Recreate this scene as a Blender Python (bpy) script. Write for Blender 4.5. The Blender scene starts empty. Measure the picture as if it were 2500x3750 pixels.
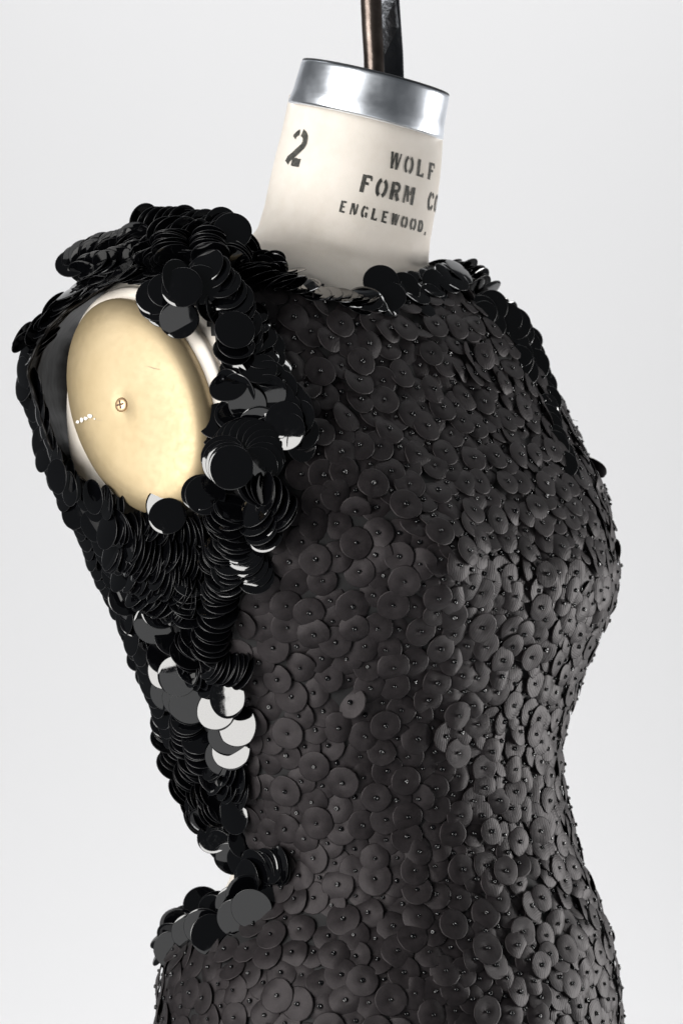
import bpy, bmesh, math, random
import numpy as np
from mathutils import Vector, Matrix, noise
from mathutils.bvhtree import BVHTree

random.seed(7); rng = np.random.default_rng(11)
sc = bpy.context.scene
C = sc.collection

# ------------------------------------------------------------------ camera, world, lamps, exposure
D = 1.6                      # camera distance to the plane y = 0
S = 0.49 / 2500.0            # metres per photo pixel on that plane
cam_d = bpy.data.cameras.new('camera')
cam = bpy.data.objects.new('camera', cam_d); C.objects.link(cam)
cam.location = (0, -D, 0); cam.rotation_euler = (math.radians(90), 0, 0)
cam_d.sensor_fit = 'HORIZONTAL'; cam_d.sensor_width = 24.0; cam_d.lens = 24.0 * D / 0.49
cam_d.clip_start = 0.05; cam_d.clip_end = 60
cam_d.dof.use_dof = True; cam_d.dof.focus_distance = D - 0.135; cam_d.dof.aperture_fstop = 9.0
sc.camera = cam
w = bpy.data.worlds.new("World"); sc.world = w; w.use_nodes = True
w.node_tree.nodes['Background'].inputs['Color'].default_value = (0.9, 0.95, 1.0, 1)
w.node_tree.nodes['Background'].inputs['Strength'].default_value = 0.06
sc.view_settings.view_transform = 'Standard'; sc.view_settings.look = 'None'
sc.view_settings.exposure = 0; sc.view_settings.gamma = 1; sc.view_settings.use_curve_mapping = False
sc.render.film_transparent = False
try:
    sc.cycles.max_bounces = 6; sc.cycles.use_denoising = True
except Exception: pass

def area(name, loc, target, sx, sy, power, col=(1, 1, 1)):
    l = bpy.data.lights.new(name, 'AREA'); l.shape = 'RECTANGLE'; l.size = sx; l.size_y = sy
    l.energy = power; l.color = col
    o = bpy.data.objects.new(name, l); C.objects.link(o); o.location = loc
    d = Vector(target) - Vector(loc); o.rotation_euler = d.to_track_quat('-Z', 'Y').to_euler()
    return o
KEY = Vector((-1.42, -1.50, 0.15))
FILL = Vector((1.65, 0.45, -0.3))
LOW = Vector((-0.5, -1.6, -1.25))
area('key_softbox', KEY, (0, 0, -0.05), 1.5, 1.4, 62, (1.0, 0.985, 0.96))
area('strip_softbox', FILL, (0, 0, 0), 0.4, 1.1, 27, (1.0, 0.985, 0.97))
area('floor_bounce', LOW, (0, 0, 0), 2.4, 1.5, 9)
area('backdrop_lamp', (0.35, 0.9, 3.0), (0.35, 3.2, 0.7), 4.4, 1.0, 80)
area('backdrop_lamp', (0.35, 0.9, -3.0), (0.35, 3.2, -0.6), 4.4, 1.0, 93)

# ------------------------------------------------------------------ helpers
def un(px, py, y=0.0):
    k = S * (D + y) / D
    return Vector(((px - 1250) * k, y, (1875 - py) * k))
def proj(p):
    k = S * (D + p[1]) / D
    return (p[0] / k + 1250, 1875 - p[2] / k)
def mesh_of(name, verts, faces, smooth=True):
    me = bpy.data.meshes.new(name); me.from_pydata([tuple(v) for v in verts], [], faces)
    me.validate(); me.update()
    if smooth:
        me.polygons.foreach_set('use_smooth', [True] * len(me.polygons))
    return me
def link(name, me, parent=None, mat=None, world=None):
    o = bpy.data.objects.new(name, me); C.objects.link(o)
    if mat is not None and len(me.materials) == 0: me.materials.append(mat)
    if parent is not None:
        o.parent = parent
        if world is None: world = Matrix.Identity(4)
        o.matrix_basis = WM[parent.name].inverted() @ world
    elif world is not None: o.matrix_basis = world
    WM[o.name] = world if world is not None else Matrix.Identity(4)
    return o
WM = {}
def empty(name, loc, label, cat):
    o = bpy.data.objects.new(name, None); C.objects.link(o); o.location = loc
    o['label'] = label; o['category'] = cat; WM[o.name] = Matrix.Translation(loc); o.empty_display_size = .05
    return o
def nodes(name):
    m = bpy.data.materials.new(name); m.use_nodes = True
    nt = m.node_tree; return m, nt, nt.nodes['Principled BSDF']
def N(nt, t, **kw):
    n = nt.nodes.new(t)
    for k, v in kw.items():
        if hasattr(n, k): setattr(n, k, v)
        else: n.inputs[k].default_value = v
    return n
def noise_tex(nt, scale, detail=4, rough=.55, vec=None):
    n = nt.nodes.new('ShaderNodeTexNoise'); n.inputs['Scale'].default_value = scale
    n.inputs['Detail'].default_value = detail; n.inputs['Roughness'].default_value = rough
    if vec is not None: nt.links.new(vec, n.inputs['Vector'])
    return n
def ramp(nt, fac, stops):
    r = nt.nodes.new('ShaderNodeValToRGB'); e = r.color_ramp.elements
    while len(e) < len(stops): e.new(.5)
    for i, (p, c) in enumerate(stops):
        e[i].position = p; e[i].color = (*c, 1) if len(c) == 3 else c
    nt.links.new(fac, r.inputs['Fac']); return r
def bump(nt, b, h, strength, dist):
    n = nt.nodes.new('ShaderNodeBump'); n.inputs['Strength'].default_value = strength
    n.inputs['Distance'].default_value = dist
    nt.links.new(h, n.inputs['Height']); nt.links.new(n.outputs['Normal'], b.inputs['Normal']); return n
def smooth1(vals, xs, x): return np.interp(x, xs, vals)

# ------------------------------------------------------------------ materials
# matt black satin of the cut sequins, with a fine weave and slight fade
m_cloth, nt, b = nodes('black_satin')
tc = nt.nodes.new('ShaderNodeTexCoord')
oi = nt.nodes.new('ShaderNodeObjectInfo')
geo = nt.nodes.new('ShaderNodeNewGeometry')
n1 = noise_tex(nt, 900, 3, .6, tc.outputs['Object'])
n2 = noise_tex(nt, 130, 3, .5, tc.outputs['Object'])
rp = ramp(nt, n2.outputs['Fac'], [(.3, (.0092, .0078, .0084)), (.7, (.0195, .0167, .0178))])
rp1 = ramp(nt, n1.outputs['Fac'], [(.3, (.72, .72, .72)), (.72, (1.3, 1.3, 1.3))])
mx = nt.nodes.new('ShaderNodeMix'); mx.data_type = 'RGBA'; mx.blend_type = 'MULTIPLY'; mx.inputs[0].default_value = 1
nt.links.new(rp.outputs[0], mx.inputs[6]); nt.links.new(rp1.outputs[0], mx.inputs[7])
rpr = ramp(nt, geo.outputs['Random Per Island'], [(0, (.78, .78, .78)), (1, (1.22, 1.2, 1.2))])
mx2 = nt.nodes.new('ShaderNodeMix'); mx2.data_type = 'RGBA'; mx2.blend_type = 'MULTIPLY'; mx2.inputs[0].default_value = 1
nt.links.new(mx.outputs[2], mx2.inputs[6]); nt.links.new(rpr.outputs[0], mx2.inputs[7])
nt.links.new(mx2.outputs[2], b.inputs['Base Color'])
b.inputs['Roughness'].default_value = .52; b.inputs['Specular IOR Level'].default_value = .36; b.inputs['Specular Tint'].default_value = (1, .93, .95, 1)
b.inputs['Sheen Weight'].default_value = .03; b.inputs['Sheen Roughness'].default_value = .4
mp = nt.nodes.new('ShaderNodeMapping'); mp.inputs['Rotation'].default_value = (0, 0, .5)
nt.links.new(tc.outputs['Object'], mp.inputs['Vector'])
wv = nt.nodes.new('ShaderNodeTexWave'); wv.inputs['Scale'].default_value = 520; wv.inputs['Distortion'].default_value = 2
nt.links.new(mp.outputs[0], wv.inputs['Vector'])
ad = nt.nodes.new('ShaderNodeMath'); ad.operation = 'ADD'
nt.links.new(wv.outputs['Fac'], ad.inputs[0]); nt.links.new(n1.outputs['Fac'], ad.inputs[1])
bump(nt, b, ad.outputs[0], .35, .0002)

m_edge, nt, b = nodes('satin_cut_edge')
b.inputs['Base Color'].default_value = (.055, .047, .048, 1); b.inputs['Roughness'].default_value = .8

m_base, nt, b = nodes('black_base_cloth')
tc = nt.nodes.new('ShaderNodeTexCoord'); n1 = noise_tex(nt, 700, 3, .6, tc.outputs['Object'])
b.inputs['Base Color'].default_value = (.008, .0078, .0085, 1); b.inputs['Roughness'].default_value = .75
bump(nt, b, n1.outputs['Fac'], .4, .0004)

m_lining, nt, b = nodes('black_silk_lining')
tc = nt.nodes.new('ShaderNodeTexCoord'); n1 = noise_tex(nt, 22, 3, .5, tc.outputs['Object'])
b.inputs['Base Color'].default_value = (.004, .0032, .0028, 1); b.inputs['Specular IOR Level'].default_value = .22; b.inputs['Roughness'].default_value = .42
bump(nt, b, n1.outputs['Fac'], .5, .006)

m_pail, nt, b = nodes('glossy_black_plastic')
tc = nt.nodes.new('ShaderNodeTexCoord')
n1 = noise_tex(nt, 260, 4, .6, tc.outputs['Object'])
n2 = noise_tex(nt, 60, 2, .5, tc.outputs['Object'])
b.inputs['Base Color'].default_value = (.0016, .0017, .0022, 1)
b.inputs['IOR'].default_value = 1.75
rr = ramp(nt, n1.outputs['Fac'], [(.45, (.035, .035, .035)), (.75, (.13, .13, .13))])
nt.links.new(rr.outputs[0], b.inputs['Roughness'])
bump(nt, b, n2.outputs['Fac'], .10, .0006)

m_rim, nt, b = nodes('plastic_cut_rim')
b.inputs['Base Color'].default_value = (.006, .006, .007, 1); b.inputs['Roughness'].default_value = .36; b.inputs['IOR'].default_value = 1.5

m_bead, nt, b = nodes('black_glass_bead')
b.inputs['Base Color'].default_value = (.003, .003, .004, 1); b.inputs['Roughness'].default_value = .08; b.inputs['IOR'].default_value = 1.65

m_canvas, nt, b = nodes('cream_canvas')
tc = nt.nodes.new('ShaderNodeTexCoord')
n1 = noise_tex(nt, 9, 5, .6, tc.outputs['Object']); n2 = noise_tex(nt, 60, 4, .6, tc.outputs['Object'])
rp = ramp(nt, n1.outputs['Fac'], [(.3, (.76, .72, .65)), (.52, (.83, .77, .70)), (.8, (.84, .82, .76))])
r2 = ramp(nt, n2.outputs['Fac'], [(.25, (.93, .92, .90)), (.6, (1, 1, 1))])
mx = nt.nodes.new('ShaderNodeMix'); mx.data_type = 'RGBA'; mx.blend_type = 'MULTIPLY'; mx.inputs[0].default_value = 1
nt.links.new(rp.outputs[0], mx.inputs[6]); nt.links.new(r2.outputs[0], mx.inputs[7]); nt.links.new(mx.outputs[2], b.inputs['Base Color'])
b.inputs['Roughness'].default_value = .72; b.inputs['Specular IOR Level'].default_value = .25
nf = noise_tex(nt, 1500, 2, .5, tc.outputs['Object']); bump(nt, b, nf.outputs['Fac'], .25, .0003)

m_plate, nt, b = nodes('pale_brass_lacquer')
tc = nt.nodes.new('ShaderNodeTexCoord')
n1 = noise_tex(nt, 14, 5, .6, tc.outputs['Object']); n2 = noise_tex(nt, 240, 3, .6, tc.outputs['Object'])
rp = ramp(nt, n1.outputs['Fac'], [(.3, (.36, .278, .155)), (.7, (.44, .35, .215))])
nt.links.new(rp.outputs[0], b.inputs['Base Color'])
b.inputs['Metallic'].default_value = .55
rr = ramp(nt, n2.outputs['Fac'], [(.35, (.42, .42, .42)), (.7, (.50, .50, .50))]); nt.links.new(rr.outputs[0], b.inputs['Roughness'])
bump(nt, b, n2.outputs['Fac'], .06, .0006)

m_brass, nt, b = nodes('worn_brass')
b.inputs['Base Color'].default_value = (.72, .50, .30, 1); b.inputs['Metallic'].default_value = .9; b.inputs['Roughness'].default_value = .45
m_slot, nt, b = nodes('dark_slot')
b.inputs['Base Color'].default_value = (.06, .03, .015, 1); b.inputs['Roughness'].default_value = .6

m_alu, nt, b = nodes('brushed_aluminium')
tc = nt.nodes.new('ShaderNodeTexCoord')
mp = nt.nodes.new('ShaderNodeMapping'); mp.inputs['Scale'].default_value = (6, 6, 700)
nt.links.new(tc.outputs['Object'], mp.inputs['Vector'])
n1 = noise_tex(nt, 1, 3, .6, mp.outputs[0]); n2 = noise_tex(nt, 45, 5, .65, tc.outputs['Object'])
b.inputs['Base Color'].default_value = (.88, .925, .99, 1); b.inputs['Metallic'].default_value = 1
rr = ramp(nt, n2.outputs['Fac'], [(.35, (.31, .31, .31)), (.7, (.42, .42, .42))]); nt.links.new(rr.outputs[0], b.inputs['Roughness'])
bump(nt, b, n1.outputs['Fac'], .12, .0005)

m_lid, nt, b = nodes('dark_cap_lid')
b.inputs['Base Color'].default_value = (.03, .033, .038, 1); b.inputs['Roughness'].default_value = .5

m_rod, nt, b = nodes('bronzed_steel')
tc = nt.nodes.new('ShaderNodeTexCoord'); n1 = noise_tex(nt, 40, 6, .7, tc.outputs['Object'])
rp = ramp(nt, n1.outputs['Fac'], [(.3, (.07, .052, .045)), (.62, (.20, .165, .145)), (.8, (.34, .31, .29))])
nt.links.new(rp.outputs[0], b.inputs['Base Color']); b.inputs['Metallic'].default_value = .9; b.inputs['Roughness'].default_value = .3
bump(nt, b, n1.outputs['Fac'], .3, .001)

m_bar, nt, b = nodes('black_steel')
tc = nt.nodes.new('ShaderNodeTexCoord'); n1 = noise_tex(nt, 25, 5, .6, tc.outputs['Object'])
b.inputs['Base Color'].default_value = (.10, .105, .115, 1); b.inputs['Metallic'].default_value = .85; b.inputs['Roughness'].default_value = .3
bump(nt, b, n1.outputs['Fac'], .5, .006)

m_ink, nt, b = nodes('stencil_ink')
tc = nt.nodes.new('ShaderNodeTexCoord'); n1 = noise_tex(nt, 420, 4, .7, tc.outputs['Object'])
rp = ramp(nt, n1.outputs['Fac'], [(.35, (.022, .024, .022)), (.72, (.12, .115, .10))]); nt.links.new(rp.outputs[0], b.inputs['Base Color'])
b.inputs['Roughness'].default_value = .7

m_wall, nt, b = nodes('white_backdrop_paper')
b.inputs['Base Color'].default_value = (.84, .84, .85, 1); b.inputs['Roughness'].default_value = .9; b.inputs['Specular IOR Level'].default_value = .1
m_thread, nt, b = nodes('grey_thread')
b.inputs['Base Color'].default_value = (.12, .125, .13, 1); b.inputs['Roughness'].default_value = .5

# ------------------------------------------------------------------ backdrop
v = []; f = []
prof = [(3.2, 5.0), (3.2, -2.2)] + [(3.2 - 1.2 * math.sin(a) * 0 - 1.0 * (1 - math.cos(a)), -2.2 - 1.0 * math.sin(a)) for a in np.linspace(.1, math.pi / 2, 10)] + [(-1.0, -3.2)]
for (y, z) in prof: v += [(-2.3, y, z), (2.3, y, z)]
for i in range(len(prof) - 1): f.append((2 * i, 2 * i + 1, 2 * i + 3, 2 * i + 2))
bd = link('backdrop', mesh_of('backdrop', v, f), None, m_wall); bd['kind'] = 'structure'

# ------------------------------------------------------------------ the body loft
# left / right outline of each section (photo pixels), depth ratio, turn, forward lean of the section plane
SEC = [(563, 4080, 2292, 4080, 0.86, 0),
 (578, 3920, 2272, 3920, 0.86, 0),
 (608, 3750, 2234, 3750, 0.86, 0),
 (630, 3560, 2214, 3550, 0.86, 0),
 (686, 3430, 2184, 3400, 0.86, 0),
 (770, 3330, 2144, 3290, 0.86, 0),
 (838, 3250, 2110, 3200, 0.86, 0),
 (868, 3150, 2070, 3080, 0.86, 0),
 (850, 3050, 2044, 2960, 0.86, 0),
 (785, 2900, 2020, 2830, 0.85, 0),
 (722, 2750, 2018, 2720, 0.84, 0),
 (665, 2600, 2038, 2620, 0.82, 0),
 (610, 2450, 2076, 2500, 0.8, 0),
 (545, 2300, 2118, 2380, 0.78, 0),
 (470, 2160, 2164, 2250, 0.76, 0),
 (400, 2020, 2194, 2120, 0.72, 0),
 (330, 1880, 2184, 2000, 0.68, 0),
 (285, 1720, 2185, 1880, 0.64, 0),
 (262, 1560, 2141, 1740, 0.6, 0),
 (262, 1400, 2068, 1600, 0.57, 0),
 (285, 1250, 2003, 1450, 0.55, 0),
 (345, 1130, 1953, 1320, 0.53, 0),
 (440, 1035, 1888, 1220, 0.52, 0),
 (580, 960, 1785, 1130, 0.55, 0),
 (770, 905, 1665, 1050, 0.68, 0.02),
 (925, 862, 1572, 982, 0.9, 0.05),
 (968, 775, 1566, 905, 1.0, 0.09),
 (985, 700, 1577, 830, 1, 0.1),
 (1012, 580, 1598, 700, 1, 0.1),
 (1040, 470, 1610, 590, 1, 0.1),
 (1064, 350, 1617, 470, 1, 0.1)]
ALPHA = math.atan2(.62, .78)
Rax = np.array([-math.cos(ALPHA), -math.sin(ALPHA)]); Fax = np.array([math.sin(ALPHA), -math.cos(ALPHA)])
secs = []
for (xl, yl, xr, yr, rho, ky) in SEC:
    k = math.sqrt(Rax[0] ** 2 + (rho * Fax[0]) ** 2)
    yL = yR = 0.0
    pitch = (1875 - (yl + yr) / 2) * S
    cy = 0.0 if ky < .06 else -.1 * (pitch - .19)
    for it in range(5):
        a = un(xl, yl, yL); c = un(xr, yr, yR)
        hx = (c.x - a.x) / 2; W = hx / k; Dd = rho * W
        q = (Rax[0] * Rax[1] * W * W + Fax[0] * Fax[1] * Dd * Dd) / hx
        yL = cy - q; yR = cy + q
    secs.append(((a.x + c.x) / 2, cy, W, Dd, a.x, a.z, c.x, c.z, ky))
secs = np.array(secs)
NS, NT = 250, 240
# smooth interpolation (Catmull-Rom) through the sections
def catmull(A, t):
    n = len(A); i = min(int(t), n - 2); u = t - i
    p0, p1, p2, p3 = A[max(i - 1, 0)], A[i], A[i + 1], A[min(i + 2, n - 1)]
    return .5 * ((2 * p1) + (-p0 + p2) * u + (2 * p0 - 5 * p1 + 4 * p2 - p3) * u * u + (-p0 + 3 * p1 - 3 * p2 + p3) * u ** 3)
PN = Vector((-.50, -.855, .06)).normalized()       # the way the arm plate faces
PC = un(516, 1490, -.128)
def plate_pt(px, py, off=0.0):
    o = Vector((0, -D, 0)); d = (un(px, py, 0) - o).normalized()
    return o + d * (((PC + PN * off) - o).dot(PN) / d.dot(PN))
BUMPS = [(1560, 2030, 230, .022), (2080, 2060, 260, .010)]
def loft(offset, t0=0, t1=len(SEC) - 1):
    V = np.zeros((NS + 1, NT, 3))
    th = np.linspace(0, 2 * np.pi, NT, endpoint=False)
    for i in range(NS + 1):
        cx, cy, W, Dd, xl, zl, xr, zr, ky = catmull(secs, t0 + (t1 - t0) * i / NS)
        W += offset; Dd += offset
        # slightly squarer than an ellipse
        e = .94
        cth = np.sign(np.cos(th)) * np.abs(np.cos(th)) ** e; sth = np.sign(np.sin(th)) * np.abs(np.sin(th)) ** e
        x = cx + W * cth * Rax[0] + Dd * sth * Fax[0]; y = cy + W * cth * Rax[1] + Dd * sth * Fax[1]
        z = zl + (zr - zl) * (x - xl) / (xr - xl) + ky * (y - cy)
        V[i, :, 0] = x; V[i, :, 1] = y; V[i, :, 2] = z
    V = V.reshape(-1, 3)
    kk = S * (D + V[:, 1]) / D; px = V[:, 0] / kk + 1250; py = 1875 - V[:, 2] / kk
    for (bx, by, br, bh) in BUMPS:
        g = np.exp(-((px - bx) ** 2 + (py - by) ** 2) / (2 * (br / 1.6) ** 2)) * bh * (V[:, 1] < .03)
        V[:, 0] += g * Fax[0]; V[:, 1] += g * Fax[1]
    # flatten behind the arm plate, softly
    pn = np.array(PN); h = (V - np.array(PC)) @ pn + .012 - offset
    cut = np.where(h > 0, h, 0)
    V -= cut[:, None] * pn[None, :]
    return V
def grid_faces():
    F = []
    for i in range(NS):
        for j in range(NT):
            a = i * NT + j; b2 = i * NT + (j + 1) % NT
            F.append((a, b2, b2 + NT, a + NT))
    return F
GF = grid_faces()
VB = loft(0.0)
form = empty('dress_form', (0.03, 0, -.40), 'cream canvas dress form neck and shoulder with aluminium cap, inside the black sequin dress', 'dress form')
# orientation check
def face_normals(V, F):
    F = np.array(F); a = V[F[:, 0]]; b_ = V[F[:, 1]]; c_ = V[F[:, 2]]; d_ = V[F[:, 3]]
    n = np.cross(c_ - a, d_ - b_); return n / (np.linalg.norm(n, axis=1)[:, None] + 1e-12), (a + b_ + c_ + d_) / 4
fn, fc = face_normals(VB, GF)
if np.mean(np.sum(fn * np.c_[fc[:, 0] - .02, fc[:, 1], 0 * fc[:, 0]], axis=1)) < 0:
    GF = [tuple(reversed(q)) for q in GF]
topc = len(VB); VBc = list(map(tuple, VB)) + [tuple(VB[NS * NT:(NS + 1) * NT].mean(0))]
tf = [(NS * NT + j, NS * NT + (j + 1) % NT, topc) for j in range(NT)]
torso = link('torso', mesh_of('torso', VBc, GF + tf), form, m_canvas)

# arm stump: cream ring behind the plate
def ell_px(cx, cy, A, B, tilt, n=72):
    out = []
    for i in range(n):
        a = 2 * math.pi * i / n
        u = A * math.cos(a); v_ = B * math.sin(a)
        # major axis runs from upper left to lower right
        out.append((cx + u * math.sin(tilt) + v_ * math.cos(tilt), cy + u * math.cos(tilt) - v_ * math.sin(tilt)))
    return out
TILT = math.radians(17)
def rings_mesh(rings, cap=True, capc=None):
    n = len(rings[0]); V = [p for r in rings for p in r]; F = []
    for k in range(len(rings) - 1):
        for i in range(n):
            F.append((k * n + i, k * n + (i + 1) % n, (k + 1) * n + (i + 1) % n, (k + 1) * n + i))
    if cap:
        V.append(capc if capc is not None else sum(rings[-1], Vector()) / n)
        F += [((len(rings) - 1) * n + i, (len(rings) - 1) * n + (i + 1) % n, len(V) - 1) for i in range(n)]
    return V, F
E1 = ell_px(526, 1468, 436, 278, TILT)
rings = []
for (off, s) in [(-.10, .88), (-.05, .95), (-.02, .99), (-.009, 1.0), (-.0065, .996), (-.0052, .985), (-.0046, .965), (-.0045, .93), (-.0045, .87)]:
    rings.append([plate_pt(526 + (x - 526) * s, 1468 + (y - 1468) * s, 0) + PN * off for (x, y) in E1])
V, F = rings_mesh(rings)
link('arm_stump', mesh_of('arm_stump', V, F), form, m_canvas)
# the plate: shallow domed oval with a rounded turned-over edge
E2 = ell_px(516, 1490, 411, 247, TILT, 96)
rings = []
for (off, s) in [(-.0045, 1.0), (.0, 1.0), (.0026, .99), (.0052, .962), (.0074, .915), (.0091, .85), (.0102, .76), (.0109, .64), (.0112, .48), (.0113, .2), (.0112, .08), (.0108, .05), (.0104, .03)]:
    rings.append([plate_pt(516 + (x - 516) * s - (.0 if s > .2 else 30 * (1 - s)), 1490 + (y - 1490) * s, 0) + PN * off for (x, y) in E2])
V, F = rings_mesh(rings)
plate = link('arm_plate', mesh_of('arm_plate', V, F), form, m_plate)
plate['label'] = 'pale brass coloured oval plate closing the arm hole'
# screw
SC = plate_pt(480, 1488, 0) + PN * .0104
q = PN.to_track_quat('Z', 'Y').to_matrix().to_4x4(); MS = Matrix.Translation(SC) @ q
rings = [[Vector((r * math.cos(2 * math.pi * i / 24), r * math.sin(2 * math.pi * i / 24), z)) for i in range(24)] for (r, z) in [(.0049, -.001), (.0049, .0008), (.0044, .0014), (.003, .0019), (.001, .002)]]
V, F = rings_mesh(rings)
me = mesh_of('screw', V, F); me.materials.append(m_brass); screw = link('screw', me, plate, world=MS)
V = []; F = []
for rot in (.2, .2 + math.pi / 2):
    c_, s_ = math.cos(rot), math.sin(rot); k = len(V); L, w_ = .0028, .00055
    P = [(-L, -w_), (L, -w_), (L, w_), (-L, w_)]
    z0 = .00212 + (.00005 if rot > 1 else 0)
    for z in (z0 - .0008, z0):
        for (x, y) in P: V.append((x * c_ - y * s_, x * s_ + y * c_, z))
    F += [(k + 4, k + 5, k + 6, k + 7)] + [(k + i, k + (i + 1) % 4, k + 4 + (i + 1) % 4, k + 4 + i) for i in range(4)]
link('screw_recess', mesh_of('screw_recess', V, F, False), plate, m_slot, world=MS)
# pale patches standing in for small stamped text, and scratches on the plate
def plate_surface(px, py):
    s = math.sqrt(((px - 516) / 255) ** 2 + ((py - 1490) / 400) ** 2)
    return plate_pt(px, py, 0) + PN * float(np.interp(s, [0, .25, .48, .64, .76, .85, .915, .962, .99, 1.], [.0114, .0114, .0113, .0110, .0103, .0092, .0075, .0053, .0027, .0002]))
m_stamp, nt, b = nodes('stamp_marks'); b.inputs['Base Color'].default_value = (.85, .83, .78, 1); b.inputs['Roughness'].default_value = .8
V = []; F = []
for (x, y, a, b_) in [(318, 1550, 9, 7), (335, 1544, 8, 9), (350, 1538, 9, 7), (366, 1530, 10, 9), (384, 1540, 4, 3)]:
    k = len(V); n = 10
    for i in range(n):
        rr_ = random.uniform(.7, 1.15); V.append(plate_surface(x + a * rr_ * math.cos(6.283 * i / n), y + b_ * rr_ * math.sin(6.283 * i / n)) + PN * .0004)
    F.append(tuple(range(k, k + n)))
link('stamp_marks', mesh_of('stamp_marks', V, F, False), plate, m_stamp)
V = []; F = []
m_scr, nt, b = nodes('scratch'); b.inputs['Base Color'].default_value = (.34, .28, .19, 1); b.inputs['Roughness'].default_value = .6
for path in ([(316, 1236), (335, 1230), (352, 1222), (370, 1206), (378, 1192)], [(575, 1348), (600, 1356), (620, 1360)], [(392, 1545), (412, 1546)]):
    k = len(V)
    for i, (x, y) in enumerate(path):
        ww = 1.5 if 0 < i < len(path) - 1 else .5
        V += [plate_surface(x, y - ww) + PN * .0003, plate_surface(x, y + ww) + PN * .0003]
    F += [(k + 2 * i, k + 2 * i + 1, k + 2 * i + 3, k + 2 * i + 2) for i in range(len(path) - 1)]
link('scratch', mesh_of('scratch', V, F, False), plate, m_scr)

# ------------------------------------------------------------------ neck frame, cap, rods
bvh_body = BVHTree.FromPolygons([tuple(p) for p in VB], GF)
b_l, b_r = un(1056, 386, -.022), un(1620, 498, -.022); t_l, t_r = un(1104, 228, -.0255), un(1648, 338, -.0255)
cb = (b_l + b_r) / 2; ct = (t_l + t_r) / 2
AX = (ct - cb).normalized()
AXX = Vector((1, 0, 0)); AXX = (AXX - AX * AXX.dot(AX)).normalized(); AXY = AX.cross(AXX)
Rb = (b_r - b_l).length / 2; Rt = (t_r - t_l).length / 2; H = (ct - cb).length
def cap_ring(h, r, n=96): return [cb + AX * h + (AXX * math.cos(2 * math.pi * i / n) + AXY * math.sin(2 * math.pi * i / n)) * r for i in range(n)]
rr2 = lambda h: Rb + (Rt - Rb) * h / H
rings = [cap_ring(-.0008, Rb - .003), cap_ring(0, Rb + .0004), cap_ring(.0012, Rb + .0009), cap_ring(H * .3, rr2(H * .3)), cap_ring(H * .6, rr2(H * .6)), cap_ring(H * .9, rr2(H * .9)), cap_ring(H - .0016, rr2(H) + .0001), cap_ring(H - .0004, rr2(H) - .0006), cap_ring(H, rr2(H) - .0018), cap_ring(H - .0006, rr2(H) - .003), cap_ring(H - .003, rr2(H) - .0034)]
V, F = rings_mesh(rings, cap=False)
capo = link('metal_cap', mesh_of('metal_cap', V, F), form, m_alu)
V, F = rings_mesh([cap_ring(H - .003, rr2(H) - .0032), cap_ring(H - .003, rr2(H) * .2)])
link('cap_lid', mesh_of('cap_lid', V, F), form, m_lid)
V, F = rings_mesh([cap_ring(H - .0005, rr2(H) - .0002), cap_ring(H + .0006, rr2(H) - .0005), cap_ring(H + .0006, rr2(H) - .0022), cap_ring(H - .0008, rr2(H) - .0026)], cap=False)
link('cap_rim', mesh_of('cap_rim', V, F), form, m_lid)
def tube(pts, radii, n=20, sq=None):
    rings = []
    for i, p in enumerate(pts):
        d = (pts[min(i + 1, len(pts) - 1)] - pts[max(i - 1, 0)]).normalized()
        xx = Vector((1, 0, 0)); xx = (xx - d * xx.dot(d)).normalized(); yy = d.cross(xx)
        r = radii[i] if not isinstance(radii, float) else radii
        rings.append([p + xx * r * math.cos(2 * math.pi * k / n) + yy * r * math.sin(2 * math.pi * k / n) for k in range(n)])
    return rings_mesh(rings)
yr = ct.y
pts = [un(1371, 300, yr - .012), un(1368, 200, yr - .012), un(1362, 100, yr - .012), un(1358, 0, yr - .012), un(1354, -140, yr - .012), un(1349, -700, yr - .012)]
V, F = tube(pts, [.0072, .0072, .0073, .0074, .0075, .0075]); link('hanging_rod', mesh_of('hanging_rod', V, F), form, m_rod)
# flat steel bar, bevelled, slightly twisted
V = []; F = []
bp = [(1442, 320, .006, .0), (1439, 200, .006, .05), (1432, 100, .006, .15), (1427, 0, .006, .25), (1420, -160, .006, .35), (1402, -700, .006, .4)]
for (x, y, hw, tw) in bp:
    c = un(x, y, yr + .012); hw_ = .0072; ht = .0026
    tw2 = .12 - tw * 2.6
    prof2 = [(-hw_, -ht * .4), (-hw_ * .86, -ht), (hw_ * .86, -ht), (hw_, -ht * .4), (hw_, ht * .4), (hw_ * .86, ht), (-hw_ * .86, ht), (-hw_, ht * .4)]
    V += [c + Vector((a * math.cos(tw2) - b_ * math.sin(tw2), a * math.sin(tw2) + b_ * math.cos(tw2), 0)) for (a, b_) in prof2]
for k in range(len(bp) - 1):
    for i in range(8): F.append((k * 8 + i, k * 8 + (i + 1) % 8, (k + 1) * 8 + (i + 1) % 8, (k + 1) * 8 + i))
link('steel_bar', mesh_of('steel_bar', V, F, False), form, m_bar)

# ------------------------------------------------------------------ stencil lettering wrapped on the neck
def arc(cx, cy, rx, ry, a0, a1, n=9): return [(cx + rx * math.cos(math.radians(a0 + (a1 - a0) * i / n)), cy + ry * math.sin(math.radians(a0 + (a1 - a0) * i / n))) for i in range(n + 1)]
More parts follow.
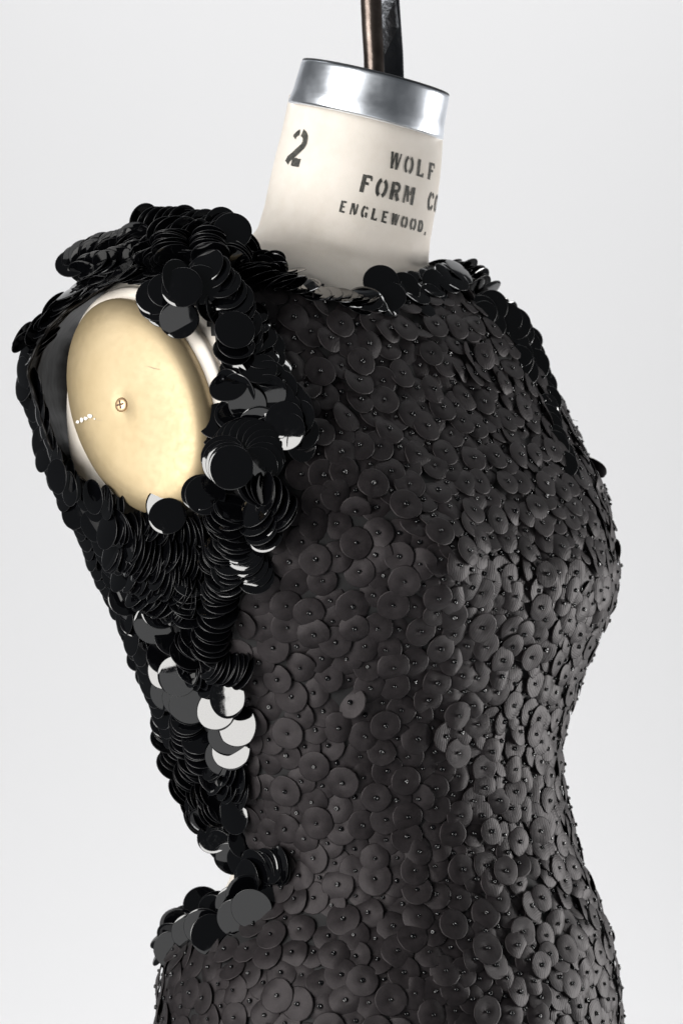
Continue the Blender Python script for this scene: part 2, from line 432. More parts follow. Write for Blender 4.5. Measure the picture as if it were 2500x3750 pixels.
# strokes: (polyline, half width); cell x 0..0.8, y 0..1
T = .095
G = {
 'W': [([(.02, 1), (.17, .02)], T), ([(.30, .95), (.20, .25)], T * .55), ([(.40, 1), (.55, .02)], T), ([(.78, 1), (.60, .12)], T * .6)],
 'O': [(arc(.36, .5, .27, .45, 105, 255), T), (arc(.44, .5, .27, .45, -75, 75), T)],
 'L': [([(.15, 1), (.15, 0)], T * 1.2), ([(.30, .07), (.62, .07)], T * .75), ([(.62, 0), (.62, .25)], T * .5)],
 'F': [([(.15, 1), (.15, 0)], T * 1.25), ([(.30, .93), (.66, .93)], T * .75), ([(.64, .93), (.66, .72)], T * .5), ([(.30, .53), (.52, .53)], T * .7)],
 'R': [([(.12, 1), (.12, 0)], T * 1.2), ([(.27, .94)] + arc(.42, .73, .18, .21, 90, -90, 8) + [(.27, .50)], T * .85), ([(.42, .42), (.64, .02)], T * 1.1)],
 'M': [([(.04, 1), (.04, 0)], T * .55), ([(.17, .98), (.36, .12)], T * .75), ([(.70, 1), (.70, 0)], T * .95), ([(.54, .95), (.44, .50)], T * .35)],
 'C': [(arc(.42, .5, .30, .45, 100, 262), T), (arc(.44, .5, .27, .45, -78, -25, 5), T * .8), (arc(.44, .5, .27, .45, 25, 78, 5), T * .8)],
 'E': [([(.14, 1), (.14, 0)], T * 1.15), ([(.28, .93), (.62, .93)], T * .75), ([(.28, .5), (.52, .5)], T * .7), ([(.28, .07), (.64, .07)], T * .75)],
 'N': [([(.10, 1), (.10, 0)], T * .75), ([(.20, .98), (.58, .05)], T * 1.05), ([(.68, 1), (.68, .18)], T * .75)],
 'G': [(arc(.40, .5, .28, .45, 100, 262), T), (arc(.42, .5, .26, .45, 35, 78, 4), T * .8), ([(.62, .46), (.62, .05)], T * .95), ([(.44, .42), (.66, .42)], T * .55)],
 'D': [([(.12, 1), (.12, 0)], T * 1.1), (arc(.27, .5, .36, .44, -88, 88), T)],
 ',': [([(.15, .14), (.17, .02), (.08, -.16)], T * .8)], '.': [([(.12, .13), (.12, 0)], T)],
 '2': [(arc(.36, .70, .27, .25, 165, 100, 5), T * .75), (arc(.38, .70, .29, .26, 80, -30, 9) + [(.50, .44), (.30, .26), (.12, .12), (.06, .0)], T * .95), ([(.30, .06), (.70, .06)], T * 1.05)],
}
def neck_pt(theta, dist):       # theta from the camera side, dist metres below the cap along the neck axis
    base = cb - AX * dist
    d = (AXX * math.sin(theta) - AXY * math.cos(theta))
    loc, nrm, idx, ds = bvh_body.ray_cast(base + d * .2, -d)
    if loc is None: return base + d * Rb, d
    return loc + d * .00035, d
def letters(name, text, th0, pitch, dist, hgt, wid, bold=1.0, slant=0.0):
    V = []; F = []
    for n_, ch in enumerate(text):
        if ch == ' ': continue
        for (pl, hw) in G[ch]:
            # resample
            P = []
            for i in range(len(pl) - 1):
                a, b_ = Vector(pl[i]), Vector(pl[i + 1]); m = max(1, int((b_ - a).length / .09))
                P += [a.lerp(b_, j / m) for j in range(m)]
            P.append(Vector(pl[-1])); k = len(V)
            for i, p in enumerate(P):
                t = (P[min(i + 1, len(P) - 1)] - P[max(i - 1, 0)]).normalized(); nn = Vector((-t.y, t.x)) * hw * bold
                for s in (-1, 1):
                    q_ = p + nn * s + Vector((random.uniform(-.008, .008), random.uniform(-.008, .008)))
                    arcd = (q_.x * wid + (q_.y - .5) * slant * hgt) / .0595
                    V.append(neck_pt(th0 + n_ * pitch + arcd, dist - (q_.y - .5) * hgt)[0])
            F += [(k + 2 * i, k + 2 * i + 2, k + 2 * i + 3, k + 2 * i + 1) for i in range(len(P) - 1)]
    me = mesh_of(name, V, F, False)
    return link(name, me, form, m_ink)
PX = S * 1.0
rad = math.radians
letters('stencil_numeral', '2', rad(-71), 0, 154 * PX, 120 * PX, 140 * PX, 1.25)
letters('stencil_lettering', 'WOLF', rad(29.5), rad(13.2), 123 * PX, 60 * PX, 60 * PX, 1.05)
letters('stencil_lettering', 'FORM CO.', rad(8.5), rad(13.0), 226 * PX, 63 * PX, 64 * PX, 1.2)
letters('stencil_lettering', 'ENGLEWOOD,', rad(-4), rad(8.9), 322 * PX, 41 * PX, 39 * PX, 1.25)

# ------------------------------------------------------------------ dress base cloth
dress = empty('sequin_dress', (0.03, -.02, -.405), 'sleeveless black dress covered in matt satin sequins, trimmed with glossy black paillettes', 'dress')
def inpoly(px, py, poly):
    px = np.asarray(px, float); py = np.asarray(py, float); r = np.zeros(px.shape, bool); n = len(poly)
    for i in range(n):
        x1, y1 = poly[i]; x2, y2 = poly[(i + 1) % n]
        c = ((y1 > py) != (y2 > py)) & (px < (x2 - x1) * (py - y1) / ((y2 - y1) or 1e-9) + x1); r ^= c
    return r
BASE = [(890, 930), (960, 985), (1040, 1010), (1120, 1028), (1250, 1060), (1390, 1070), (1480, 1020), (1560, 975), (1640, 960), (2500, 960), (2500, 4200), (300, 4200), (450, 3480),
        (620, 3440), (700, 3360), (800, 3320), (890, 3270), (915, 3180), (880, 3060), (810, 2950), (735, 2800), (665, 2650), (600, 2500), (530, 2350), (420, 2150), (300, 1950), (220, 1820),
        (540, 1900), (700, 1910), (800, 1820), (850, 1600), (850, 1450), (815, 1300), (755, 1170), (660, 1050), (520, 990), (380, 1010), (420, 900), (700, 800), (860, 870)]
VD = loft(.0028)
fn, fc = face_normals(VD, GF)
kk = S * (D + fc[:, 1]) / D; fpx = fc[:, 0] / kk + 1250; fpy = 1875 - fc[:, 2] / kk
view = np.c_[fc[:, 0], fc[:, 1] + D, fc[:, 2]]; view /= np.linalg.norm(view, axis=1)[:, None]
facing = -np.sum(fn * view, axis=1)
relF = (fc[:, 0] - .03) * Fax[0] + fc[:, 1] * Fax[1]
relR = (fc[:, 0] - .03) * Rax[0] + fc[:, 1] * Rax[1]
keep = ((fpx < 900) & (fpy < 1040) & (facing <= .1)) | (inpoly(fpx, fpy, BASE) & (facing > -.05)) | ((facing <= 0) & (fpy > 1000) & (relF > -.03) & (relR < .1) & (fpx > 1650)) | ((fpy > 3380) & (facing <= 0))
KF = [GF[i] for i in np.nonzero(keep)[0]]
def sub_mesh(name, V, F):
    used = sorted({i for q_ in F for i in q_}); mp_ = {u: i for i, u in enumerate(used)}
    return mesh_of(name, [tuple(V[u]) for u in used], [tuple(mp_[i] for i in q_) for q_ in F])
link('bodice', sub_mesh('bodice', VD, KF), dress, m_base)
bvh_d = BVHTree.FromPolygons([tuple(p) for p in VD], GF)

def surf(px, py, fallback=-.02):
    """point and outward normal of the dress under a photo pixel; beyond the outline the nearest point's depth is used"""
    o = Vector((0, -D, 0)); d = (un(px, py, 0) - o).normalized()
    loc, nrm, i, ds = bvh_d.ray_cast(o, d)
    if loc is not None:
        if nrm.dot(d) > 0: nrm = -nrm
        return loc, nrm
    best = None
    p = un(px, py, fallback)
    for it in range(4):
        loc, nrm, i, ds = bvh_d.find_nearest(p)
        p = un(px, py, loc.y)
    n2 = (p - loc).normalized() * .7 + Vector((0, -.7, 0))
    return p, n2.normalized()

# ------------------------------------------------------------------ sleeve opening: free-standing back edge with silk facing
LIP = [(560, 985), (430, 1012), (335, 1075), (240, 1140), (165, 1215), (118, 1300), (104, 1370), (130, 1460), (158, 1550), (190, 1640), (240, 1712), (318, 1772), (430, 1826), (540, 1876), (640, 1905)]
INN = [(600, 1050), (450, 1062), (360, 1120), (305, 1200), (280, 1290), (272, 1390), (280, 1480), (300, 1570), (340, 1660), (390, 1740), (460, 1820), (560, 1890), (650, 1920)]
def resample(P, n):
    P = [Vector(p) for p in P]; L = [0]
    for i in range(1, len(P)): L.append(L[-1] + (P[i] - P[i - 1]).length)
    out = []
    for k in range(n):
        s = L[-1] * k / (n - 1); j = 0
        while j < len(P) - 2 and L[j + 1] < s: j += 1
        out.append(P[j].lerp(P[j + 1], (s - L[j]) / (L[j + 1] - L[j])))
    return out
nL = 90
lip = resample(LIP, nL); inn = resample(INN, nL)
for _ in range(3):
    lip = [lip[0]] + [(lip[i - 1] + lip[i] * 2 + lip[i + 1]) / 4 for i in range(1, nL - 1)] + [lip[-1]]
def lipdepth(i):
    s = math.sin(math.pi * i / (nL - 1))
    return -.126 + .035 * s
rows = []
K = 9
for k in range(K):
    u = k / (K - 1); row = []
    for i in range(nL):
        p = lip[i].lerp(inn[i], u ** .8)
        wob = .004 * math.sin(i * .42 + 1) * (1 - u) + .002 * math.sin(i * 1.1)
        row.append(un(p.x + wob * 900 * (1 - u), p.y, lipdepth(i) + .075 * math.sin(u * 1.5) + wob))
    rows.append(row)
V = [p for r in rows for p in r]; F = []
for k in range(K - 1):
    for i in range(nL - 1): F.append((k * nL + i, k * nL + i + 1, (k + 1) * nL + i + 1, (k + 1) * nL + i))
link('armhole_facing', mesh_of('armhole_facing', V, F), dress, m_lining)
# outer shell of the sleeve edge
rows2 = []
cxs = Vector((520, 1480))
for k in range(7):
    u = k / 6; row = []
    for i in range(nL):
        p = lip[i]; out_ = (p - cxs).normalized()
        s = math.sin(math.pi * i / (nL - 1))
        ex = 24 * math.sin(u * math.pi * .5) * s
        q_ = p + out_ * ex * (1 if u < .6 else 1 - (u - .6) * 1.2)
        row.append(un(q_.x, q_.y, lipdepth(i) + .09 * u))
    rows2.append(row)
V = [p for r in rows2 for p in r]; F = []
for k in range(6):
    for i in range(nL - 1): F.append((k * nL + i, k * nL + i + 1, (k + 1) * nL + i + 1, (k + 1) * nL + i))
link('sleeve_shell', mesh_of('sleeve_shell', V, F), dress, m_base)
bvh_s = BVHTree.FromPolygons([tuple(p) for p in V], F)
# piping along the lip
V, F = tube([rows[0][i] for i in range(nL)], .0011, 8); link('armhole_piping', mesh_of('armhole_piping', V, F), dress, m_lining)
V, F = tube([rows[1][i] + Vector((0, -.0015, 0)) for i in range(nL)], .0007, 8); link('armhole_piping', mesh_of('armhole_piping', V, F), dress, m_lining)

# ------------------------------------------------------------------ matt satin sequins
SEQ = [(1000, 1060), (1150, 1075), (1300, 1100), (1420, 1110), (1520, 1110), (1620, 1080), (1700, 1080), (1800, 1170), (1915, 1290), (1985, 1420), (2030, 1470), (2500, 1480), (2500, 4200), (300, 4200),
       (480, 3560), (640, 3480), (800, 3470), (900, 3420), (985, 3330), (1000, 3220), (960, 3120), (900, 2950), (905, 2800), (930, 2700), (905, 2500), (880, 2300), (930, 2180), (1000, 2060),
       (1050, 1900), (1080, 1750), (1110, 1600), (1080, 1450), (1040, 1330), (985, 1220), (930, 1120)]
okf = (inpoly(fpx, fpy, SEQ) & (facing > -.02)) | ((facing <= -.02) & (facing > -.75) & (fpy > 1470) & (fpx > 1700) & (relF > .0)) | ((fpy > 3480) & (facing <= -.02) & (facing > -.6))
idx = np.nonzero(okf)[0]
Fa = np.array(GF)[idx]
A_ = VD[Fa[:, 0]]; B_ = VD[Fa[:, 1]]; C_ = VD[Fa[:, 2]]; D_ = VD[Fa[:, 3]]
ar = np.linalg.norm(np.cross(C_ - A_, D_ - B_), axis=1) / 2
cum = np.cumsum(ar); tot = cum[-1]
M = 26000
pick = np.searchsorted(cum, rng.random(M) * tot)
u = rng.random(M)[:, None]; v_ = rng.random(M)[:, None]
Pp = (A_[pick] * (1 - u) + B_[pick] * u) * (1 - v_) + (D_[pick] * (1 - u) + C_[pick] * u) * v_
Pn = fn[idx][pick]
kx = Pp[:, 0] / (S * (D + Pp[:, 1]) / D) + 1250
mind = np.interp(kx, [900, 1500, 1800, 2100, 2300], [.0121, .0114, .0098, .0092, .0092])
cell = .014; gridd = {}; sel = []
for i in range(M):
    p = Pp[i]; key = tuple((p // cell).astype(int)); ok = True
    for dx in (-1, 0, 1):
        for dy in (-1, 0, 1):
            for dz in (-1, 0, 1):
                for j in gridd.get((key[0] + dx, key[1] + dy, key[2] + dz), ()):
                    if (p[0] - Pp[j][0]) ** 2 + (p[1] - Pp[j][1]) ** 2 + (p[2] - Pp[j][2]) ** 2 < mind[i] ** 2: ok = False; break
                if not ok: break
            if not ok: break
        if not ok: break
    if ok: gridd.setdefault(key, []).append(i); sel.append(i)
P = Pp[sel]; Nn = Pn[sel]; n_s = len(sel)
# even out the spacing: neighbours push each other apart, then settle back on the cloth
edge_ = np.array([bool(x) for x in inpoly(P[:, 0] / (S * (D + P[:, 1]) / D) + 1250, 1875 - P[:, 2] / (S * (D + P[:, 1]) / D), SEQ)])
for it in range(14):
    kx_ = P[:, 0] / (S * (D + P[:, 1]) / D) + 1250
    want = np.interp(kx_, [900, 1500, 1800, 2100, 2300], [.0154, .0145, .0125, .0117, .0117])
    dm = np.linalg.norm(P[:, None, :] - P[None, :, :], axis=2)
    I, J = np.nonzero((dm < want[:, None]) & (dm > 1e-6))
    dd = dm[I, J]; mv = np.zeros_like(P); np.add.at(mv, I, (P[I] - P[J]) / dd[:, None] * ((want[I] - dd) * .16)[:, None])
    ln = np.linalg.norm(mv, axis=1); mv *= np.minimum(1, .0012 / (ln + 1e-9))[:, None]
    for i in range(n_s):
        loc, nrm, fi, ds = bvh_d.find_nearest(Vector(P[i] + mv[i]))
        k_ = S * (D + loc.y) / D
        if edge_[i] and not inpoly([loc.x / k_ + 1250], [1875 - loc.z / k_], SEQ)[0]: continue
        P[i] = loc
        if nrm.dot(Vector(Nn[i])) < 0: nrm = -nrm
        Nn[i] = nrm
RS = np.interp(P[:, 0], [.03, .11], [.0109, .0098]) * (1 + rng.normal(0, .04, n_s))
RS = np.clip(RS, .0090, .0122)
# settle: each overlapping pair decides who lies on top, and the discs tilt until they clear each other
dm = np.linalg.norm(P[:, None, :] - P[None, :, :], axis=2)
I, J = np.nonzero((dm < .0215) & (dm > 0)); mI = I < J; I = I[mI]; J = J[mI]
pri = rng.random(n_s) * .030 + P[:, 2] * .25 - P[:, 0] * .15
sg = np.where(pri[I] > pri[J], 1.0, -1.0)
dv = P[J] - P[I]; dl = np.linalg.norm(dv, axis=1)
ov = dl < (RS[I] + RS[J]) * .97; I = I[ov]; J = J[ov]; sg = sg[ov]; dv = dv[ov]; dl = dl[ov]
dh = dv / dl[:, None]; nav = Nn[I] + Nn[J]; nav /= np.linalg.norm(nav, axis=1)[:, None]
pp_ = np.cross(nav, dh); mid = (P[I] + P[J]) / 2
hc = np.sqrt(np.maximum(RS[I] ** 2 - (dl / 2) ** 2, 1e-8))[:, None]
pts4 = [mid + pp_ * hc * .95, mid - pp_ * hc * .95, P[I] + dh * RS[I][:, None], P[J] - dh * RS[J][:, None], mid]
XI = [x - P[I] for x in pts4]; XJ = [x - P[J] for x in pts4]
g = rng.normal(0, .145, (n_s, 3)) * (np.interp(P[:, 0], [0, .12, .2], [1, 1.5, 2.0]) * np.interp(P[:, 2], [-.04, .04], [1, 1.7]))[:, None]
ub = np.interp(P[:, 2], [-.02, .06], [0, 1])[:, None]
g += ub * np.array([-.25, 0, -.30])
ux = np.interp(P[:, 0], [.055, .12], [0, 1])[:, None]
g += ux * np.array([-.42, 0, .0])
h = np.full(n_s, .0012) + rng.random(n_s) * .001
g -= np.sum(g * Nn, axis=1)[:, None] * Nn
cnt = np.bincount(np.r_[I, J], minlength=n_s).astype(float) + 1
for it in range(160):
    for xi, xj in zip(XI, XJ):
        d_ = sg * (h[I] - h[J] + np.sum(g[I] * xi, axis=1) - np.sum(g[J] * xj, axis=1))
        e = np.clip(.0009 - d_, 0, .004)
        den = np.sum(xi ** 2, axis=1) + np.sum(xj ** 2, axis=1) + 2 * .004 ** 2 + 1e-9
        c_ = (sg * e / den)[:, None]
        np.add.at(g, I, c_ * xi * .5); np.add.at(g, J, -c_ * xj * .5)
        c2 = sg * e / den * .004 ** 2 * .5
        np.add.at(h, I, c2); np.add.at(h, J, -c2)
    h = np.clip(h, .0006, .0062)
    g -= np.sum(g * Nn, axis=1)[:, None] * Nn
    ln = np.linalg.norm(g, axis=1); g *= np.minimum(1, .60 / (ln + 1e-9))[:, None]
odd = rng.random(n_s) < .02
g[odd] += rng.normal(0, .35, (odd.sum(), 3))
g -= np.sum(g * Nn, axis=1)[:, None] * Nn
DN = Nn - g; DN /= np.linalg.norm(DN, axis=1)[:, None]
CP = P + Nn * (h + .0008)[:, None]

def sequin_mesh(seed):
    r_ = random.Random(seed); n = 34; V = []; F = []
    ph = r_.uniform(0, 6.28); sad = r_.uniform(-.05, .05); fold = r_.uniform(.10, .42) if seed % 3 == 0 else 0
    ph2 = r_.uniform(0, 6.28); dome = r_.uniform(-.10, .0); bend = r_.uniform(0, .26)
    jit = [1 + r_.uniform(-.026, .014) for _ in range(n)]
    def zz(r, a):
        z = sad * r * r * math.cos(2 * (a - ph)) + dome * r * r + .02 * math.sin(3 * a + ph2) * r ** 3
        c = r * math.cos(a - ph2)
        if fold: z -= fold * max(0, c - .25) ** 1.2
        z -= bend * (r * math.cos(a - ph)) ** 2
        z -= .085 * math.exp(-(r / .22) ** 2)
        return z
    rad_ = [.16, .36, .70, .93, 1.0]
    V.append((0, 0, zz(0, 0)))
    for r in rad_:
        for i in range(n):
            a = 2 * math.pi * i / n; q_ = r * (jit[i] if r > .9 else 1)
            V.append((q_ * math.cos(a), q_ * math.sin(a), zz(r, a)))
    base = len(V)
    for i in range(n):
        a = 2 * math.pi * i / n; V.append((jit[i] * .995 * math.cos(a), jit[i] * .995 * math.sin(a), zz(1, a) - .028))
    V.append((0, 0, zz(0, 0) - .028))
    for i in range(n): F.append((0, 1 + i, 1 + (i + 1) % n))
    for k in range(4):
        for i in range(n): F.append((1 + k * n + i, 1 + (k + 1) * n + i, 1 + (k + 1) * n + (i + 1) % n, 1 + k * n + (i + 1) % n))
    ntop = len(F)
    for i in range(n): F.append((1 + 4 * n + i, base + i, base + (i + 1) % n, 1 + 4 * n + (i + 1) % n))
    nrim = len(F)
    for i in range(n): F.append((base + i, base + n, base + (i + 1) % n))
    return V, F, [0] * ntop + [1] * (nrim - ntop) + [0] * n
NV = 14
SQ = [sequin_mesh(s) for s in range(NV)]
def bead_mesh():
    V = []; F = []; n = 12; prof3 = [(.35, .55), (.62, .9), (.92, .72), (1.0, 0), (.92, -.72), (.62, -.9)]
    for (r, z) in prof3:
        for i in range(n): V.append((r * math.cos(2 * math.pi * i / n), r * math.sin(2 * math.pi * i / n), z))
    for k in range(len(prof3) - 1):
        for i in range(n): F.append((k * n + i, (k + 1) * n + i, (k + 1) * n + (i + 1) % n, k * n + (i + 1) % n))
    V.append((0, 0, .2)); F += [(len(V) - 1, i, (i + 1) % n) for i in range(n)]
    return V, F
BV, BF = bead_mesh()
def frame(n, spin):
    n = Vector(n).normalized(); a = Vector((0, 0, 1)) if abs(n.z) < .9 else Vector((1, 0, 0))
    x = n.cross(a).normalized(); y = n.cross(x)
    x2 = x * math.cos(spin) + y * math.sin(spin); y2 = n.cross(x2)
    return Matrix(((x2.x, y2.x, n.x, 0), (x2.y, y2.y, n.y, 0), (x2.z, y2.z, n.z, 0), (0, 0, 0, 1)))
sh_seq = []
for s in range(NV):
    me = mesh_of('sequin', [tuple(c * .01125 for c in v) for v in SQ[s][0]], SQ[s][1]); me.materials.append(m_cloth); me.materials.append(m_edge)
    me.polygons.foreach_set('material_index', SQ[s][2]); sh_seq.append(me)
BR = .0015
sh_bead = mesh_of('bead', [(a * BR, b_ * BR, c * BR * .7) for (a, b_, c) in BV], BF); sh_bead.materials.append(m_bead)
def place_mats():
    out = []
    for i in range(n_s):
        spin = random.uniform(0, 6.283); s = RS[i] / .01125
        Mx = Matrix.Translation(CP[i]) @ frame(DN[i], spin) @ Matrix.Scale(s, 4)
        bn = (Vector(DN[i]) + Vector((random.gauss(0, .45), random.gauss(0, .45), random.gauss(0, .45)))).normalized()
        Mb = Matrix.Translation(Vector(CP[i]) + Vector(DN[i]) * .0001) @ frame(bn, 0) @ Matrix.Scale(random.uniform(.75, 1.15), 4)
        out.append((Mx, Mb))
    return out
PM = place_mats()
kk = S * (D + CP[:, 1]) / D; spx = CP[:, 0] / kk + 1250; spy = 1875 - CP[:, 2] / kk
vw = np.c_[CP[:, 0], CP[:, 1] + D, CP[:, 2]]; vw /= np.linalg.norm(vw, axis=1)[:, None]
score = -np.sum(DN * vw, axis=1) / kk * S + (-np.sum(Nn * vw, axis=1) > .1) * 1.0
score[(spx < 0) | (spx > 2500) | (spy < 0) | (spy > 3740)] = -5
order = np.argsort(-score); single = set(order[:300].tolist())
def joiner(): return {'v': [], 'f': [], 'm': []}
def add_to(jn, V, F, mi, Mx):
    k = len(jn['v']) ; R3 = np.array(Mx)[:3, :3]; T3 = np.array(Mx)[:3, 3]
    jn['v'].extend((np.asarray(V) @ R3.T + T3).tolist())
    jn['f'].extend([tuple(i + k for i in q_) for q_ in F]); jn['m'].extend(mi)
def finish(jn, name, mats, parent):
    me = mesh_of(name, jn['v'], jn['f'])
    for m in mats: me.materials.append(m)
    if len(me.polygons) == len(jn['m']): me.polygons.foreach_set('material_index', jn['m'])
    o = link(name, me, parent); o['kind'] = 'stuff'; return o
js = joiner(); jb = joiner()
SQn = [np.array(s[0]) * .01125 for s in SQ]; BVn = np.array(BV) * np.array([BR, BR, BR * .7])
for i in range(n_s):
    Mx, Mb = PM[i]; s = random.randrange(NV)
    if i in single:
        o = link('sequin', sh_seq[s], dress, world=Mx)
        bo = bpy.data.objects.new('bead', sh_bead); C.objects.link(bo); bo.parent = o; bo.matrix_basis = Mx.inverted() @ Mb
    else:
        add_to(js, SQn[s], SQ[s][1], SQ[s][2], Mx); add_to(jb, BVn, BF, [0] * len(BF), Mb)
finish(js, 'sequin_field', [m_cloth, m_edge], dress); finish(jb, 'bead_field', [m_bead], dress)
print('sequins', n_s)

# ------------------------------------------------------------------ glossy paillettes
PR = .0125
def pail_mesh(seed):
    r_ = random.Random(seed); n = 36; V = []; F = []; dome = .05 + r_.uniform(-.03, .03); ph = r_.uniform(0, 6.28); cy_ = r_.uniform(-.04, .05)
    zz = lambda r, a: -dome * r * r + cy_ * r * r * math.cos(2 * (a - ph))
    V.append((0, 0, zz(0, 0)))
    for r in (.5, .85, .978):
        for i in range(n): a = 2 * math.pi * i / n; V.append((r * math.cos(a), r * math.sin(a), zz(r, a)))
    for (r, dz) in ((1.0, -.008), (1.0, -.02), (.975, -.027)):
        for i in range(n): a = 2 * math.pi * i / n; V.append((r * math.cos(a), r * math.sin(a), zz(1, a) + dz))
    V.append((0, 0, -.027))
    F += [(0, 1 + i, 1 + (i + 1) % n) for i in range(n)]; mi = [0] * n
    for k in range(5):
        F += [(1 + k * n + i, 1 + (k + 1) * n + i, 1 + (k + 1) * n + (i + 1) % n, 1 + k * n + (i + 1) % n) for i in range(n)]
        mi += [1 if k in (2, 3, 4) else 0] * n
    F += [(1 + 5 * n + i, len(V) - 1, 1 + 5 * n + (i + 1) % n) for i in range(n)]; mi += [0] * n
    return V, F, mi
PMs = [pail_mesh(s) for s in range(6)]
sh_p = []
for s in range(6):
    me = mesh_of('paillette', [tuple(c * PR for c in v) for v in PMs[s][0]], PMs[s][1]); me.materials.append(m_pail); me.materials.append(m_rim)
    me.polygons.foreach_set('material_index', PMs[s][2]); sh_p.append(me)
pails = []       # (matrix, px, py, nearness)
KR = (KEY.normalized().cross(Vector((0, 0, 1)))).normalized(); KU = KR.cross(KEY.normalized())
def sees_key(c, n):
    d = (Vector(c) - Vector((0, -D, 0))).normalized(); r_ = d - n * 2 * d.dot(n); kn = KEY.normalized()
    if r_.dot(kn) <= 0: return False
    q_ = Vector(c) + r_ * ((KEY - Vector(c)).dot(kn) / r_.dot(kn)) - KEY
    return abs(q_.dot(KR)) < .95 and abs(q_.dot(KU)) < .85
def put(center, n, r=1.0, free=False):
    # most discs hang so that they miss the big lamp's reflection; a few catch it
    n = Vector(n).normalized()
    if not free and random.random() > .04:
        k = 0
        while sees_key(center, n) and k < 25: n = (n + Vector((.05, 0, .09))).normalized(); k += 1
    pails.append(Matrix.Translation(center) @ frame(n, random.uniform(0, 6.28)) @ Matrix.Scale(r, 4))
def img_dir(deg):      # direction in the picture plane, degrees anticlockwise from right
    return Vector((math.cos(rad(deg)), 0, math.sin(rad(deg))))
def trim(path, width, step, tdir, beta, lift=.004, r=1.0, rows=1, jit=6, bj=6, rj=8, depth=None, wv_=1.0, nb=None):
    """a band of paillettes sewn one over the next: path in photo pixels, tdir = way the free end points,
    beta = how far each disc stands off the cloth (0 flat, 90 on edge)"""
    pts = [Vector(p) for p in path]; L = sum((pts[i + 1] - pts[i]).length for i in range(len(pts) - 1))
    clump = 1; cj = None; n = max(2, int(L / (step * 1.3))); Q = resample(path, n); ph = random.uniform(0, 100)
    for i in range(n):
        u = i / (n - 1)
        td = np.interp(u, np.linspace(0, 1, len(tdir)), tdir) if isinstance(tdir, (list, tuple)) else tdir
        be = np.interp(u, np.linspace(0, 1, len(beta)), beta) if isinstance(beta, (list, tuple)) else beta
        wd = np.interp(u, np.linspace(0, 1, len(width)), width) if isinstance(width, (list, tuple)) else width
        dp = np.interp(u, np.linspace(0, 1, len(depth)), depth) if isinstance(depth, (list, tuple)) else depth
        tg = (Q[min(i + 1, n - 1)] - Q[max(i - 1, 0)]).normalized(); pn = Vector((-tg.y, tg.x))
        if i % clump == 0:
            cj = [(random.gauss(0, 9) * wv_, random.gauss(0, 8) * wv_, random.gauss(0, 8)) for _ in range(rows)]; clump = random.randint(4, 7)
        for k in range(rows):
            o = (k + .5) / rows - .5 if rows > 1 else 0
            o = o * wd + random.uniform(-jit, jit) + cj[k][2]
            x = Q[i].x + pn.x * o; y = Q[i].y + pn.y * o
            sw = noise.noise(Vector((x * .008, y * .008, ph)))
            a = rad(td + sw * 26 * wv_ + cj[k][0] + random.uniform(-rj, rj)); be_ = rad(be + noise.noise(Vector((x * .011, y * .011, ph + 9))) * 22 * wv_ + cj[k][1] + random.uniform(-bj, bj))
            if dp is None: p, nn = surf(x, y)
            else: p = un(x, y, dp); nn = Vector((0, -1, 0))
            if nb is not None: nn = (nn + Vector(nb)).normalized()
            t = Vector((math.cos(a), 0, math.sin(a))); t = (t - nn * t.dot(nn)).normalized()
            d = t * math.cos(be_) + nn * math.sin(be_); nr = nn * math.cos(be_) - t * math.sin(be_)
            put(p + nn * (lift + random.uniform(0, .0015)) + d * PR * r * .55, nr, r * random.uniform(.94, 1.04))
def disc(px, py, nx=0., nz=0., lift=.014, r=1.0, aim=None, depth=None):
    p, nn = surf(px, py); y = (p.y - lift) if depth is None else depth
    c = un(px, py, y)
    if aim is not None:
        tc_ = (Vector((0, -D, 0)) - c).normalized(); tl = (Vector(aim) - c).normalized(); n = (tc_ + tl).normalized()
    else: n = Vector((nx, -1, nz)).normalized()
    put(c, n, r, aim is not None)

def contour(path, step, ks, kz, depth, r=1.0, out=1.0, jitn=.22, inset=0):
    """discs lying on the turned-away outside of the dress, lapping down the outline"""
    pts = [Vector(p) for p in path]; L = sum((pts[i + 1] - pts[i]).length for i in range(len(pts) - 1)); n = int(L / step); Q = resample(path, n)
    for i in range(n):
        u = i / (n - 1); tg = (Q[min(i + 1, n - 1)] - Q[max(i - 1, 0)]).normalized(); on = Vector((tg.y, tg.x)) * out   # outward, picture x / world z
        k_ = np.interp(u, np.linspace(0, 1, len(ks)), ks); dp = np.interp(u, np.linspace(0, 1, len(depth)), depth)
        nrm = Vector((-abs(on.x) * k_ * out + random.gauss(0, jitn), -1, on.y * 0 + kz + random.gauss(0, jitn)))
        c = un(Q[i].x + random.uniform(-8, 8) + inset, Q[i].y, dp + random.uniform(-.003, .003))
        put(c, nrm.normalized(), r * random.uniform(.92, 1.05))
def fan(p0, p1, n, a0, a1, t0, t1, depth=None, lift=.010, r=1.0, bow=0.0, jit=6, ja=8):
    """a fanned stack: the first disc lies on top, each next one slides towards p1 and turns a little"""
    A = Vector(p0); B = Vector(p1); perp = Vector((-(B - A).y, (B - A).x)); depths = depth if depth is None or isinstance(depth, (list, tuple)) else [depth]
    pa, _ = surf(*p0); pb, _ = surf(*p1)
    for i in range(n):
        u = i / max(1, n - 1); q_ = A.lerp(B, u) + perp * bow * math.sin(math.pi * u)
        a = rad(a0 + (a1 - a0) * u + random.gauss(0, ja)); t = (t0 + (t1 - t0) * u) * random.uniform(.75, 1.25)
        y = (pa.y + (pb.y - pa.y) * u - lift) if depths is None else float(np.interp(u, np.linspace(0, 1, len(depths)), depths))
        nv = Vector((math.cos(a) * t, -1, math.sin(a) * t)).normalized()
        put(un(q_.x + random.gauss(0, jit), q_.y + random.gauss(0, jit), y) - nv * .00035 * i, nv, r * random.uniform(.95, 1.05))
